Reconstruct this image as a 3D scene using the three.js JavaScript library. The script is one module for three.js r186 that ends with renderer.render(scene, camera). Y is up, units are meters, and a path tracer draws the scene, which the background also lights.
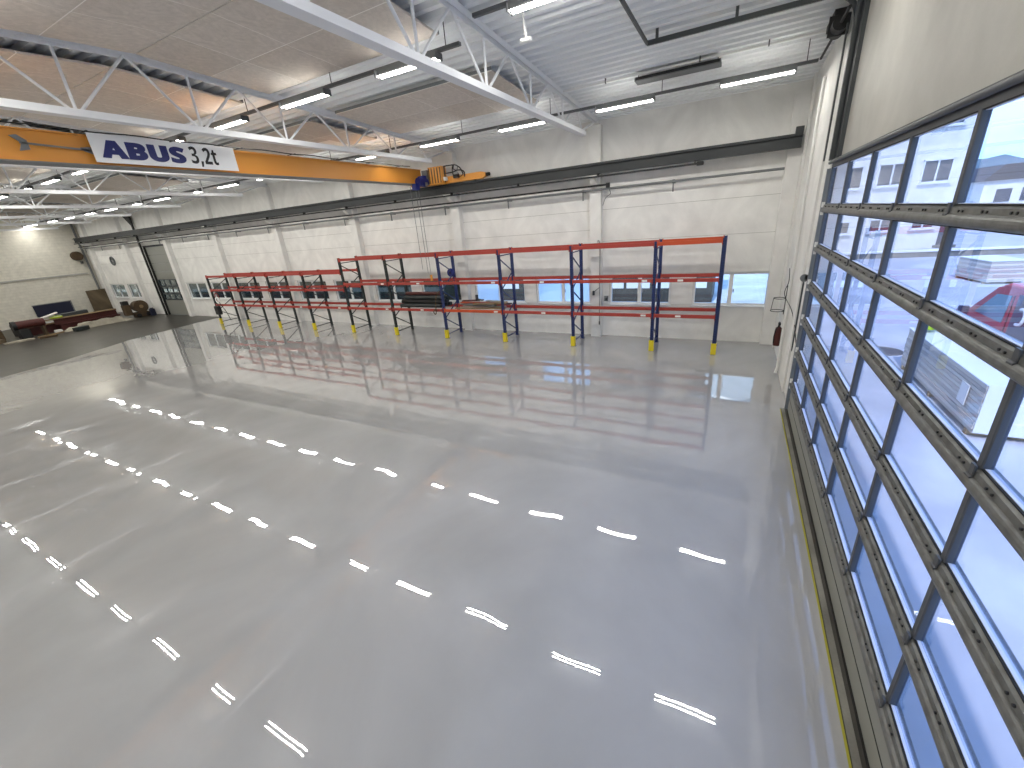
import * as THREE from 'three';
import { mergeGeometries } from 'three/addons/utils/BufferGeometryUtils.js';
import { ImprovedNoise } from 'three/addons/math/ImprovedNoise.js';
import { RectAreaLightUniformsLib } from 'three/addons/lights/RectAreaLightUniformsLib.js';
import { FontLoader } from 'three/addons/loaders/FontLoader.js';
import { TextGeometry } from 'three/addons/geometries/TextGeometry.js';

// ---------------------------------------------------------------- camera, sky, sun, exposure
const scene = new THREE.Scene();
const camera = new THREE.PerspectiveCamera(86.28, 4 / 3, 0.05, 600);
camera.position.set(0, 4.3, 0);
camera.rotation.order = 'YXZ';
camera.rotation.set(-21.4 * Math.PI / 180, 28.87 * Math.PI / 180, -4.9 * Math.PI / 180);
const renderer = new THREE.WebGLRenderer({ antialias: true });
renderer.toneMapping = THREE.LinearToneMapping;
renderer.toneMappingExposure = 2.25;
renderer.shadowMap.enabled = true;
RectAreaLightUniformsLib.init();

const perlin = new ImprovedNoise();
function fbm(x, y, z, o = 4) { let a = 0, s = 0.5, f = 1; for (let i = 0; i < o; i++) { a += s * perlin.noise(x * f, y * f, z * f); s *= 0.5; f *= 2; } return a; }
let seed = 7;
const rnd = () => { seed = (seed * 1664525 + 1013904223) >>> 0; return seed / 4294967296; };
const rr = (a, b) => a + (b - a) * rnd();

{ // pale blue sky with thin cloud; the same all round
  const w = 512, h = 256, d = new Uint16Array(w * h * 4), hf = THREE.DataUtils.toHalfFloat;
  for (let j = 0; j < h; j++) for (let i = 0; i < w; i++) {
    const el = (j + 0.5) / h * Math.PI - Math.PI / 2, az = (i + 0.5) / w * 2 * Math.PI;
    const u = Math.max(0, Math.sin(el)), k = Math.pow(u, 0.55);
    const dx = Math.cos(el) * Math.cos(az), dz = Math.cos(el) * Math.sin(az), dy = Math.sin(el);
    const c = THREE.MathUtils.smoothstep(fbm(dx * 2.3 + 3, dy * 5, dz * 2.3, 5), 0.05, 0.4) * 0.55;
    const b = [0.50 - 0.32 * k, 0.84 - 0.42 * k, 1.04 - 0.14 * k], o = (j * w + i) * 4;
    for (let n = 0; n < 3; n++) d[o + n] = hf(b[n] * (1 - c) + [1.0, 1.03, 1.06][n] * c);
    d[o + 3] = hf(1);
  }
  const t = new THREE.DataTexture(d, w, h, THREE.RGBAFormat, THREE.HalfFloatType);
  t.mapping = THREE.EquirectangularReflectionMapping; t.magFilter = t.minFilter = THREE.LinearFilter; t.needsUpdate = true;
  scene.background = t; scene.environment = t;
}
scene.backgroundIntensity = 1.45;
const SUN = 2.6;
const sun = new THREE.DirectionalLight(new THREE.Color(1.0, 0.95, 0.86), SUN);
sun.position.set(-3, 41, 28); sun.target.position.set(0, 0, -5); scene.add(sun, sun.target);
sun.castShadow = true; sun.shadow.mapSize.set(2048, 2048);
Object.assign(sun.shadow.camera, { left: -60, right: 60, top: 60, bottom: -60, near: 1, far: 160 });
const TUBE_L = 84, TUBE_COL = new THREE.Color(1.0, 0.97, 0.905);

// ---------------------------------------------------------------- helpers
const V = (x, y, z) => new THREE.Vector3(x, y, z);
function metric(g) { // uv in metres from the dominant axis of each face
  g = g.index ? g.toNonIndexed() : g;
  const p = g.attributes.position, n = g.attributes.normal, uv = new Float32Array(p.count * 2), a = V(), b = V(), c = V(), N = V();
  for (let i = 0; i < p.count; i += 3) {
    a.fromBufferAttribute(p, i); b.fromBufferAttribute(p, i + 1); c.fromBufferAttribute(p, i + 2);
    N.copy(b).sub(a).cross(c.clone().sub(a));
    const ax = Math.abs(N.x), ay = Math.abs(N.y), az = Math.abs(N.z);
    [a, b, c].forEach((v, k) => {
      const q = (i + k) * 2;
      if (ay >= ax && ay >= az) { uv[q] = v.x; uv[q + 1] = v.z; } else if (ax >= az) { uv[q] = v.z; uv[q + 1] = v.y; } else { uv[q] = v.x; uv[q + 1] = v.y; }
    });
  }
  const o = new THREE.BufferGeometry();
  o.setAttribute('position', p); o.setAttribute('normal', n); o.setAttribute('uv', new THREE.BufferAttribute(uv, 2));
  return o;
}
const B = (w, h, d, x = 0, y = 0, z = 0) => metric(new THREE.BoxGeometry(w, h, d).translate(x, y, z));
const BX = (x0, x1, y0, y1, z0, z1) => B(x1 - x0, y1 - y0, z1 - z0, (x0 + x1) / 2, (y0 + y1) / 2, (z0 + z1) / 2);
function CB(w, h, d, x = 0, y = 0, z = 0, c = 0.01) { // box with chamfered edges along its length and ends
  const s = new THREE.Shape(), a = w / 2 - c, b = h / 2 - c;
  s.moveTo(-a, -b); s.lineTo(a, -b); s.lineTo(a, b); s.lineTo(-a, b); s.closePath();
  const g = new THREE.ExtrudeGeometry(s, { depth: d - 2 * c, bevelEnabled: true, bevelThickness: c, bevelSize: c, bevelSegments: 1 });
  return metric(g.translate(x, y, z - d / 2 + c));
}
function place(g, p, q, up = V(0, 1, 0)) { // geometry along +z from 0 to 1 turned to run from p to q
  const m = new THREE.Matrix4(), z = q.clone().sub(p).normalize();
  if (Math.abs(z.dot(up)) > 0.98) up = V(1, 0, 0);
  const x = up.clone().cross(z).normalize(), y = z.clone().cross(x);
  m.makeBasis(x, y, z).setPosition(p); return g.applyMatrix4(m);
}
const bar = (p, q, w, h, up) => { const L = p.distanceTo(q); return metric(place(new THREE.BoxGeometry(w, h, L).translate(0, 0, L / 2), p, q, up)); };
const rod = (p, q, r, n = 8, r2 = r) => { const L = p.distanceTo(q); return metric(place(new THREE.CylinderGeometry(r2, r, L, n).rotateX(Math.PI / 2).translate(0, 0, L / 2), p, q)); };
const tube = (pts, r, n = 24, s = 7, closed = false) => metric(new THREE.TubeGeometry(new THREE.CatmullRomCurve3(pts, closed), n, r, s, closed));
function prism(pts, depth, axis = 'z', at = 0) { // polygon (u,v) extruded: axis z -> (x,y); axis x -> (z,y)
  const s = new THREE.Shape(pts.map((p) => new THREE.Vector2(...p)));
  const g = new THREE.ExtrudeGeometry(s, { depth, bevelEnabled: false });
  if (axis === 'x') g.rotateY(-Math.PI / 2).translate(at + depth, 0, 0); else g.translate(0, 0, at);
  return metric(g);
}
const used = {};
function numbered(n) { const k = used[n] = (used[n] ?? -1) + 1; return k ? n + '_' + String(k).padStart(3, '0') : n; }
function mesh(name, geos, mat, parent) {
  geos = Array.isArray(geos) ? geos : [geos];
  const m = new THREE.Mesh(geos.length > 1 ? mergeGeometries(geos) : geos[0], mat);
  m.castShadow = m.receiveShadow = true; m.name = parent ? name : numbered(name);
  (parent ?? scene).add(m); return m;
}
function tag(o, label, category, group, kind) { Object.assign(o.userData, { label, category }); if (group) o.userData.group = group; if (kind) o.userData.kind = kind; return o; }
function group(name, p, label, category, grp, kind) { const g = new THREE.Group(); g.name = numbered(name); if (p) g.position.set(...p); scene.add(g); return tag(g, label, category, grp, kind); }
function part(name, parent, p) { const g = new THREE.Group(); g.name = name; if (p) g.position.set(...p); parent.add(g); return g; }
const solid = (name, geos, mat, label, category, grp, kind) => tag(mesh(name, geos, mat), label, category, grp, kind);
function copyOf(o, label) { const c = o.clone(); c.userData = { ...o.userData, label }; c.name = numbered(o.name); scene.add(c); return c; }
const ORD = ['first', 'second', 'third', 'fourth', 'fifth', 'sixth', 'seventh', 'eighth', 'ninth', 'tenth', 'eleventh', 'twelfth', 'thirteenth', 'fourteenth', 'fifteenth', 'sixteenth', 'seventeenth'];

// ---------------------------------------------------------------- textures and materials
function tex(n, f, metres, srgb = true) {
  const d = new Uint8Array(n * n * 4);
  for (let j = 0; j < n; j++) for (let i = 0; i < n; i++) { const c = f(i / n, j / n), o = (j * n + i) * 4; for (let k = 0; k < 3; k++) d[o + k] = Math.max(0, Math.min(255, Math.round(255 * (c.length ? c[k] : c)))); d[o + 3] = 255; }
  const t = new THREE.DataTexture(d, n, n); t.wrapS = t.wrapT = THREE.RepeatWrapping; t.magFilter = THREE.LinearFilter; t.minFilter = THREE.LinearMipmapLinearFilter; t.generateMipmaps = true;
  if (srgb) t.colorSpace = THREE.SRGBColorSpace; t.repeat.set(1 / metres, 1 / metres); t.needsUpdate = true; return t;
}
// periodic fbm on the torus
function tile(u, v, f, o = 4, s = 0) { let a = 0, amp = 0.5; for (let i = 0; i < o; i++) { const A = 2 * Math.PI; a += amp * perlin.noise(Math.cos(A * u) * f + s, Math.sin(A * u) * f + Math.cos(A * v) * f * 0.73, Math.sin(A * v) * f + s * 1.7); f *= 2; amp *= 0.5; } return a; }
const tPlaster = tex(512, (u, v) => 0.955 + 0.09 * tile(u, v, 1.2, 5, 1) + 0.02 * (rnd() - 0.5), 3.7);
const tConcrete = tex(512, (u, v) => 0.85 + 0.32 * tile(u, v, 1.6, 6, 4) + 0.05 * (rnd() - 0.5), 5.3);
const tFibre = tex(512, (u, v) => { const k = 0.93 + 0.10 * tile(u, v, 2.5, 5, 9) + 0.10 * (rnd() - 0.5); return [k, k * 0.995, k * 0.99]; }, 1.2);
const tEpoxy = tex(512, (u, v) => 0.965 + 0.10 * tile(u, v, 0.8, 5, 13), 6.1);
const tBlock = tex(512, (u, v) => { const row = Math.floor(v * 16), y = v * 16 % 1, x = (u * 8 + (row % 2) * 0.5) % 1; const j = (y < 0.07 || x < 0.03) ? 0.94 : 1; return j * (0.95 + 0.08 * tile(u, v, 2, 4, 21)); }, 3.2);
const tRust = tex(256, (u, v) => { const k = tile(u, v, 2, 5, 31); return [0.94 + 0.34 * k, 0.935 + 0.35 * k, 0.92 + 0.37 * k]; }, 1.1);
const tGround = tex(512, (u, v) => 0.92 + 0.22 * tile(u, v, 1.3, 6, 17), 11);
const M = {};
function mat(k, color, roughness = 0.7, extra = {}) { return M[k] = new THREE.MeshStandardMaterial({ name: k, color, roughness, ...extra }); }
mat('wall', '#ecebe7', 0.75, { map: tPlaster });
mat('wallJoint', '#a9a8a2', 0.85);
mat('endWall', '#dedacd', 0.8, { map: tBlock });
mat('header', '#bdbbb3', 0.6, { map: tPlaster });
mat('column', '#e8e7e3', 0.6, { map: tPlaster });
mat('deck', '#e9ebec', 0.5);
mat('fibre', '#d6cec5', 0.95, { map: tFibre }); mat('fibre2', '#dad2c9', 0.95, { map: tFibre }); mat('fibre3', '#d2c9bf', 0.95, { map: tFibre });
mat('tape', '#ece8e1', 0.9); mat('truss', '#e2e4e6', 0.45);
mat('darkSteel', '#3c4042', 0.5);
mat('runway', '#282c2e', 0.5);
mat('black', '#141516', 0.6);
mat('galv', '#8e9092', 0.38, { metalness: 0.6 });
mat('greyPaint', '#6f7273', 0.5);
mat('lampBody', '#57595a', 0.55);
mat('crane', '#d8943c', 0.42);
mat('signWhite', '#eceeee', 0.5); mat('navy', '#141f66', 0.5); mat('letterBlack', '#121316', 0.5);
mat('motorBlue', '#12226e', 0.45);
mat('rackBlue', '#1a2b5c', 0.45); mat('rackDark', '#1f2626', 0.5); mat('slot', '#0b0c0e', 0.8);
mat('beamRed', '#a0392e', 0.5); mat('beamOrange', '#bd4a20', 0.5); mat('guard', '#d8c21f', 0.5); mat('label', '#e8e6e0', 0.7);
mat('frameWhite', '#dcdddc', 0.45);
mat('concrete', '#423f38', 0.38, { map: tConcrete });
mat('threshold', '#8c8a82', 0.7, { map: tConcrete });
mat('thresholdDark', '#4b4943', 0.85, { map: tConcrete });
mat('yellow', '#98932a', 0.5);
mat('doorFrame', '#45484c', 0.45);
mat('doorRail', '#6a6b69', 0.38, { metalness: 0.3, map: tRust }); mat('bead', '#c3cad6', 0.5);
mat('doorPanel', '#8f9089', 0.45, { metalness: 0.2 });
mat('rubber', '#121212', 0.8);
mat('whitePlastic', '#e9e9e6', 0.4);
mat('redPaint', '#7c1c14', 0.45); mat('redSteel', '#4c1a14', 0.6, { map: tRust });
mat('brown', '#5d4a33', 0.8, { map: tConcrete }); mat('cardboard', '#756650', 0.9, { map: tConcrete }); mat('pale', '#b9b2a1', 0.9, { map: tConcrete });
mat('timber', '#a58a63', 0.8, { map: tConcrete }); mat('hivis', '#c8e61e', 0.7); mat('navyBoard', '#151a33', 0.45);
mat('yard', '#b9bcc0', 0.9, { map: tGround }); mat('facade', '#e6e2da', 0.9, { map: tPlaster }); mat('shed', '#4e4a43', 0.9, { map: tConcrete }); mat('shedPale', '#8b8984', 0.9, { map: tConcrete }); mat('winGlassDark', '#39424e', 0.15);
mat('wrap', '#d9dcdb', 0.35); mat('board', '#cfc8bb', 0.8); mat('board2', '#b5aea3', 0.8); mat('vanRed', '#b3142c', 0.25); mat('vanGlass', '#5b8596', 0.1); mat('vanPanel', '#3d3c52', 0.3); mat('hill', '#5b7178', 1.0); mat('roofDark', '#3b3d44', 0.8);
M.tubeGlow = new THREE.MeshStandardMaterial({ name: 'tube_glow', color: '#ffffff', emissive: TUBE_COL, emissiveIntensity: 12, roughness: 0.5 });
M.epoxy = new THREE.MeshPhysicalMaterial({ name: 'epoxy', color: '#a6a6a6', roughness: 0.015, ior: 1.55, clearcoat: 0.75, clearcoatRoughness: 0.012, map: tEpoxy });
const pane = (k, color, rough = 0) => M[k] = new THREE.MeshPhysicalMaterial({ name: k, color, transmission: 1, thickness: 0, roughness: rough, ior: 1.5 });
pane('glass', '#e9f1fb'); pane('doorGlass', '#e6eafb'); pane('frosted', '#eef5ff', 0.75); pane('farGlass', '#c4c3ba');

// ---------------------------------------------------------------- floor
const XW = -46.4, ZB = -15.2, ZF = 5.2, XD = 1.45;
const edgeX = (z) => { // the limit of the new coating towards the old slab
  const k = [[-15.2, -29.9], [-13.75, -29.9], [-9.7, -28.98], [-6.32, -27.2], [-4.33, -26.7], [0, -26.3], [5.2, -26.2]];
  for (let i = 1; i < k.length; i++) if (z <= k[i][0]) { const t = (z - k[i - 1][0]) / (k[i][0] - k[i - 1][0]); return k[i - 1][1] + (k[i][1] - k[i - 1][1]) * t; }
  return -26.2;
};
solid('floor', BX(XW, 1.6, -0.2, -0.004, ZB, ZF), M.concrete, 'old dark grey concrete slab at the far end of the hall', 'floor', null, 'structure');
{
  const xs = []; for (let x = 1.25; x > 0.3; x -= 0.02) xs.push(x); for (let x = 0.3; x > -25.9; x -= 0.12) xs.push(x);
  const nz = 171, zs = Array.from({ length: nz }, (_, j) => ZB + (ZF - ZB) * j / (nz - 1)), nl = 14, W = xs.length + nl, pos = [], nor = [], uv = [], idx = [];
  const H = (x, z) => {
    let h = 0.0005 * perlin.noise(x * 0.45, 3.1, z * 0.5) + 0.00018 * perlin.noise(x * 1.3, 7.7, z * 1.3) + 0.0008 * perlin.noise(x * 2.6, 1.7, z * 2.6);
    const w = THREE.MathUtils.smoothstep(x, 0.45, 0.8) * (1 - THREE.MathUtils.smoothstep(x, 1.12, 1.22));
    return h + w * 0.0004 * Math.sin(2 * Math.PI * (x + 0.05 * perlin.noise(z * 0.8, 5.5, 0.3) + 0.03 * perlin.noise(z * 2.1, 2.5, x)) / 0.13) * (0.6 + perlin.noise(x * 2, z * 0.4, 9));
  };
  for (const z of zs) for (let i = 0; i < W; i++) {
    const L = edgeX(z) + 0.08 * fbm(z * 1.7, 2.2, 0.4), x = i === 0 ? (z < -9.95 ? XD : 1.24) : i < xs.length ? xs[i] : -25.9 + (L + 25.9) * (i - xs.length + 1) / nl, e = 0.03;
    pos.push(x, H(x, z), z); uv.push(x, z);
    nor.push(...V(-(H(x + e, z) - H(x - e, z)) / (2 * e), 1, -(H(x, z + e) - H(x, z - e)) / (2 * e)).normalize().toArray());
  }
  for (let j = 0; j < nz - 1; j++) for (let i = 0; i < W - 1; i++) { const a = j * W + i, b = a + 1, c = a + W, d = c + 1; idx.push(a, b, c, b, d, c); }
  const g = new THREE.BufferGeometry(); g.setAttribute('position', new THREE.Float32BufferAttribute(pos, 3)); g.setAttribute('normal', new THREE.Float32BufferAttribute(nor, 3)); g.setAttribute('uv', new THREE.Float32BufferAttribute(uv, 2)); g.setIndex(idx);
  solid('floor_coating', g, M.epoxy, 'glossy wet-looking light grey epoxy floor coating', 'floor', null, 'structure');
  solid('floor_marking', BX(1.24, 1.26, -0.004, 0.003, -9.9, ZF), M.yellow, 'thin yellow line on the floor along the glazed door', 'floor line', null, 'structure');
  solid('door_threshold', BX(1.27, 1.33, -0.004, 0.004, -9.95, ZF), M.threshold, 'pale concrete strip beside the yellow line', 'threshold', null, 'structure');
  solid('door_threshold', BX(1.33, 1.45, -0.004, -0.001, -9.95, ZF), M.thresholdDark, 'dark dirty channel under the glazed door', 'threshold', null, 'structure');
}

// ---------------------------------------------------------------- back wall, windows, far door
const COLX = [-4.4, -10.2, -16.0, -21.8, -27.6, -33.4, -39.2, -45.0];
const wins = []; // [x0, x1, left glass, right glass]
wins.push([-1.12, 1.08, 'glass', 'glass'], [-3.95, -1.82, 'glass', 'glass'], [-6.9, -4.66, 'frosted', 'frosted'], [-9.78, -7.4, 'frosted', 'glass']);
for (const c of [-10.2, -16, -21.8, -27.6, -39.2]) wins.push([c - 2.5, c - 0.3, 'farGlass', 'farGlass'], [c - 5.4, c - 3.1, 'farGlass', 'farGlass']);
const WY0 = 1.2, WY1 = 2.27, DX0 = -36.95, DX1 = -33.6, DH = 4.85;
{
  const wall = group('wall_back', null, 'long white panelled wall with a band of windows behind the racks', 'wall', null, 'structure');
  const bays = []; { const e = [1.6, ...COLX, XW - 0.2]; for (let i = 0; i + 1 < e.length; i++) bays.push([e[i + 1], e[i]]); }
  const core = [];
  bays.forEach(([a, b], i) => {
    const rows = i === 0 ? [0, WY0, WY1, 3.43, 4.47, 5.75, 7.45] : [0, WY0, WY1, 3.83, 4.47, 5.75, 7.45];
    for (let r = 0; r + 1 < rows.length; r++) {
      const y0 = rows[r], y1 = rows[r + 1];
      let cuts = [];
      if (r === 1) cuts = wins.filter((w) => w[0] > a && w[1] < b).map((w) => [w[0], w[1]]);
      if (y0 < DH && DX0 > a && DX1 < b) { if (y1 > DH) { /* row crossing the top of the far door */ } cuts.push([DX0, DX1]); }
      cuts.sort((p, q) => p[0] - q[0]);
      let x = a; const segs = []; for (const c of cuts) { segs.push([x, c[0]]); x = c[1]; } segs.push([x, b]);
      for (const [s, t] of segs) if (t - s > 0.02) {
        core.push(BX(s, t, y0, y1, ZB - 0.22, ZB - 0.012));
        mesh('wall_panel', BX(s + 0.006, t - 0.006, y0 + (r ? 0.006 : 0), y1 - 0.006, ZB - 0.1, ZB), M.wall, wall);
      }
      if (cuts.length && y1 > DH && cuts[0][0] === DX0) { core.push(BX(DX0, DX1, DH, y1, ZB - 0.22, ZB - 0.012)); mesh('wall_panel', BX(DX0 + 0.006, DX1 - 0.006, DH, y1 - 0.006, ZB - 0.1, ZB), M.wall, wall); }
    }
  });
  mesh('wall_core', core, M.wallJoint, wall);
  wins.forEach(([x0, x1, gl, gr], i) => {
    const w = group('window_' + (i + 1), [(x0 + x1) / 2, WY0, ZB - 0.08], i < 4 ? ['white window nearest the big glazed door', 'white window behind the first two racking bays, beside the column', 'bright frosted window left of the column with the hose', 'half frosted window above the plank pile'][i] : `dim grey window, ${ORD[i - 4]} of the far ones along the racks`, 'window', null, 'structure');
    const L = x1 - x0, Hh = WY1 - WY0, f = 0.07, m = i === 0 ? 0.02 : 0;
    mesh('window_frame', [BX(-L / 2, L / 2, 0, f, -0.05, 0.04), BX(-L / 2, L / 2, Hh - f, Hh, -0.05, 0.04), BX(-L / 2, -L / 2 + f, f, Hh - f, -0.05, 0.04), BX(L / 2 - f, L / 2, f, Hh - f, -0.05, 0.04)], M.frameWhite, w);
    mesh('mullion', BX(m - 0.06, m + 0.06, f, Hh - f, -0.045, 0.035), M.frameWhite, w);
    mesh('window_sill', BX(-L / 2 - 0.03, L / 2 + 0.03, -0.035, 0.0, -0.03, 0.14), M.frameWhite, w);
    mesh('pane', BX(-L / 2 + f, m - 0.06, f, Hh - f, -0.004, 0.0), M[gl], w); mesh('pane', BX(m + 0.06, L / 2 - f, f, Hh - f, -0.004, 0.0), M[gr], w);
    mesh('handle', [CB(0.03, 0.12, 0.03, m + 0.09, Hh * 0.45, 0.05, 0.005)], M.galv, w);
  });
  // far sectional door in the back wall
  const d = group('door_2', [(DX0 + DX1) / 2, 0, ZB - 0.06], 'tall narrow grey sectional door with dark frame in the far back wall', 'door', null, 'structure');
  const hw = (DX1 - DX0) / 2;
  mesh('door_frame', [BX(-hw, -hw + 0.14, 0, DH, -0.1, 0.12), BX(hw - 0.05, hw, 0, DH, -0.1, 0.1), BX(-hw, hw, DH - 0.1, DH, -0.1, 0.1)], M.black, d);
  const ys = [0, 1.07, 1.52, 2.03, 2.53, 3.1, 3.65, 4.2, DH - 0.1];
  for (let i = 0; i + 1 < ys.length; i++) {
    const glz = i >= 1 && i <= 3, s = part('door_section', d);
    mesh('section_frame', glz ? [BX(-hw + 0.14, hw - 0.05, ys[i], ys[i] + 0.07, -0.03, 0.03), BX(-hw + 0.14, hw - 0.05, ys[i + 1] - 0.05, ys[i + 1], -0.03, 0.03), ...[0, 1, 2, 3, 4].map((k) => { const x = -hw + 0.14 + k * (2 * hw - 0.24) / 4; return BX(x, x + 0.05, ys[i] + 0.07, ys[i + 1] - 0.05, -0.03, 0.03); })] : [BX(-hw + 0.14, hw - 0.05, ys[i] + 0.008, ys[i + 1] - 0.008, -0.03, 0.02)], glz ? M.darkSteel : M.doorPanel, s);
    if (glz) mesh('pane', BX(-hw + 0.14, hw - 0.05, ys[i] + 0.07, ys[i + 1] - 0.05, -0.004, 0), M.farGlass, s);
  }
}
// columns of the back wall
COLX.forEach((x, i) => {
  const g = group('column', [x, 0, ZB], `white steel column on the back wall, ${ORD[i]} from the glazed door`, 'column', 'columns along the back wall', 'structure');
  mesh('column_shaft', [BX(-0.19, 0.19, 0, 7.0, 0, 0.22), BX(-0.19, 0.19, 0, 7.0, 0.235, 0.26), BX(-0.1, 0.1, 0, 7.0, 0.2, 0.24)], M.column, g);
  mesh('corbel', [prism([[0, 5.15], [0.26, 5.15], [0.62, 5.42], [0.62, 5.5], [0, 5.5]], 0.16, 'x', -0.08), BX(-0.18, 0.18, 5.5, 5.53, 0.2, 0.64)], M.column, g);
  mesh('head_plate', BX(-0.16, 0.16, 7.0, 7.03, 0.0, 0.4), M.column, g);
});
solid('column', [BX(1.02, 1.37, 0, 6.86, ZB, -14.97), BX(1.36, 1.45, 0, 7.2, ZB, -14.7)], M.column, 'white corner column between the window wall and the door wall', 'column', null, 'structure');

// end wall, front wall, door wall
{
  const w = group('wall_left', null, 'pale block wall at the far end of the hall', 'wall', null, 'structure');
  mesh('wall_face', BX(XW - 0.3, XW, 0, 8.2, ZB - 0.2, ZF + 0.2), M.endWall, w);
  mesh('ledge', BX(XW, XW + 0.08, 3.2, 3.3, ZB + 0.5, ZF), M.wallJoint, w);
}
solid('wall_front', BX(XW - 0.3, 1.65, 0, 8.2, ZF, ZF + 0.25), M.wall, 'white wall on the far side of the crane', 'wall', null, 'structure');
const DZ0 = -9.95, DZ1 = -0.2, DT = 4.86;
{
  const w = group('wall_right', null, 'pale grey wall around the big glazed door', 'wall', null, 'structure');
  mesh('pier', [BX(XD, 1.68, 0, 8.2, ZB - 0.2, DZ0)], M.column, w);
  mesh('pier', [BX(XD, 1.68, 0, 8.2, DZ1, ZF + 0.2)], M.column, w);
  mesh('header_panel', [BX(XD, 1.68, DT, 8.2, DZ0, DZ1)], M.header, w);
  // boxed casings stepping along the pier
  mesh('casing', BX(1.40, XD, 0, 6.9, -10.95, -10.2), M.column, w);
  mesh('casing', BX(1.36, XD, 0, 7.1, -12.6, -10.98), M.column, w);
  mesh('casing', BX(1.41, XD, 0, 7.2, -14.6, -12.65), M.column, w);
}

// ---------------------------------------------------------------- roof: profiled deck, rafts of fibre panels
const RZ = -5, roofY = (z) => 7.78 - 0.06 * Math.abs(z - RZ);
{
  const g = group('ceiling', null, 'light grey profiled steel roof deck', 'ceiling', null, 'structure');
  const prof = [], P = 0.28; // trough profile across z
  for (let z = ZB - 0.05; z < ZF; z += P) prof.push([z, 0], [z + 0.10, 0], [z + 0.125, 0.085], [z + 0.255, 0.085]);
  prof.push([ZF, 0]);
  const pos = [], x0 = XW, x1 = XD;
  for (let i = 0; i + 1 < prof.length; i++) {
    const [za, ha] = prof[i], [zb, hb] = prof[i + 1], ya = roofY(za) + ha, yb = roofY(zb) + hb;
    pos.push(x0, ya, za, x1, ya, za, x1, yb, zb, x0, ya, za, x1, yb, zb, x0, yb, zb);
  }
  const d = new THREE.BufferGeometry(); d.setAttribute('position', new THREE.Float32BufferAttribute(pos, 3)); d.computeVertexNormals();
  mesh('roof_deck', metric(d), M.deck, g);
  mesh('roof_slab', [prism([[ZB - 0.2, roofY(ZB - 0.2) + 0.1], [RZ, 7.88], [RZ, 8.1], [ZB - 0.2, roofY(ZB) + 0.35]], 1.65 - XW + 0.3, 'x', XW - 0.3), prism([[RZ, 7.88], [ZF + 0.2, roofY(ZF + 0.2) + 0.1], [ZF + 0.2, roofY(ZF) + 0.35], [RZ, 8.1]], 1.65 - XW + 0.3, 'x', XW - 0.3)], M.deck, g);
  const edges = [...COLX, XW - 1.0];
  const tileGeo = new THREE.BoxGeometry(1.182, 0.035, 1.232), tg = metric(tileGeo);
  for (let b = 0; b + 1 < edges.length; b++) {
    const xa = edges[b] - 0.6, n = b === 7 ? 0 : 4;
    if (!n) continue;
    [[-11.85, 2, 'beyond the middle light row, towards the racks'], [-7.5, 4, 'under the roof ridge'], [-0.65, 2, 'on the slope away from the racks']].forEach(([z0, rows, where]) => {
      const r = group('ceiling_raft', null, `raft of beige fibre ceiling panels ${where}, ${ORD[b]} bay from the glazed door`, 'ceiling panels', 'suspended fibre panel rafts', 'structure');
      for (let i = 0; i < n; i++) for (let j = 0; j < rows; j++) {
        const z = z0 + 0.625 + j * 1.25, t = mesh('panel', tg, [M.fibre, M.fibre2, M.fibre3][Math.floor(rnd() * 3)], r);
        t.position.set(xa - 0.6 - i * 1.2, roofY(z) - 0.15, z); t.rotation.x = z < RZ ? -Math.atan(0.06) : Math.atan(0.06); t.position.y += rr(-0.002, 0.002);
      }
      const z1 = z0 + rows * 1.25, ridge = z0 < RZ && z1 > RZ, ys = (z) => roofY(z) - 0.12;
      const e = [bar(V(xa, ys(z0), z0), V(xa - n * 1.2, ys(z0), z0), 0.03, 0.06), bar(V(xa, ys(z1), z1), V(xa - n * 1.2, ys(z1), z1), 0.03, 0.06)];
      mesh('edge_channel', e, M.greyPaint, r);
      const seg = ridge ? [[z0, RZ], [RZ, z1]] : [[z0, z1]];
      seg.forEach(([a, b2]) => mesh('joint_tape', bar(V(xa - n * 0.6, roofY(a) - 0.1505, a + 0.01), V(xa - n * 0.6, roofY(b2) - 0.1505, b2 - 0.01), n * 1.2 - 0.02, 0.03), M.tape, r));
      const hang = []; for (const x of [xa - 0.6, xa - 2.4, xa - 4.2]) for (const z of [z0 + 0.3, z1 - 0.3]) hang.push(rod(V(x, ys(z) - 0.01, z), V(x, roofY(z) + 0.02, z), 0.008, 5));
      mesh('hanger', hang, M.darkSteel, r);
    });
  }
}

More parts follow.
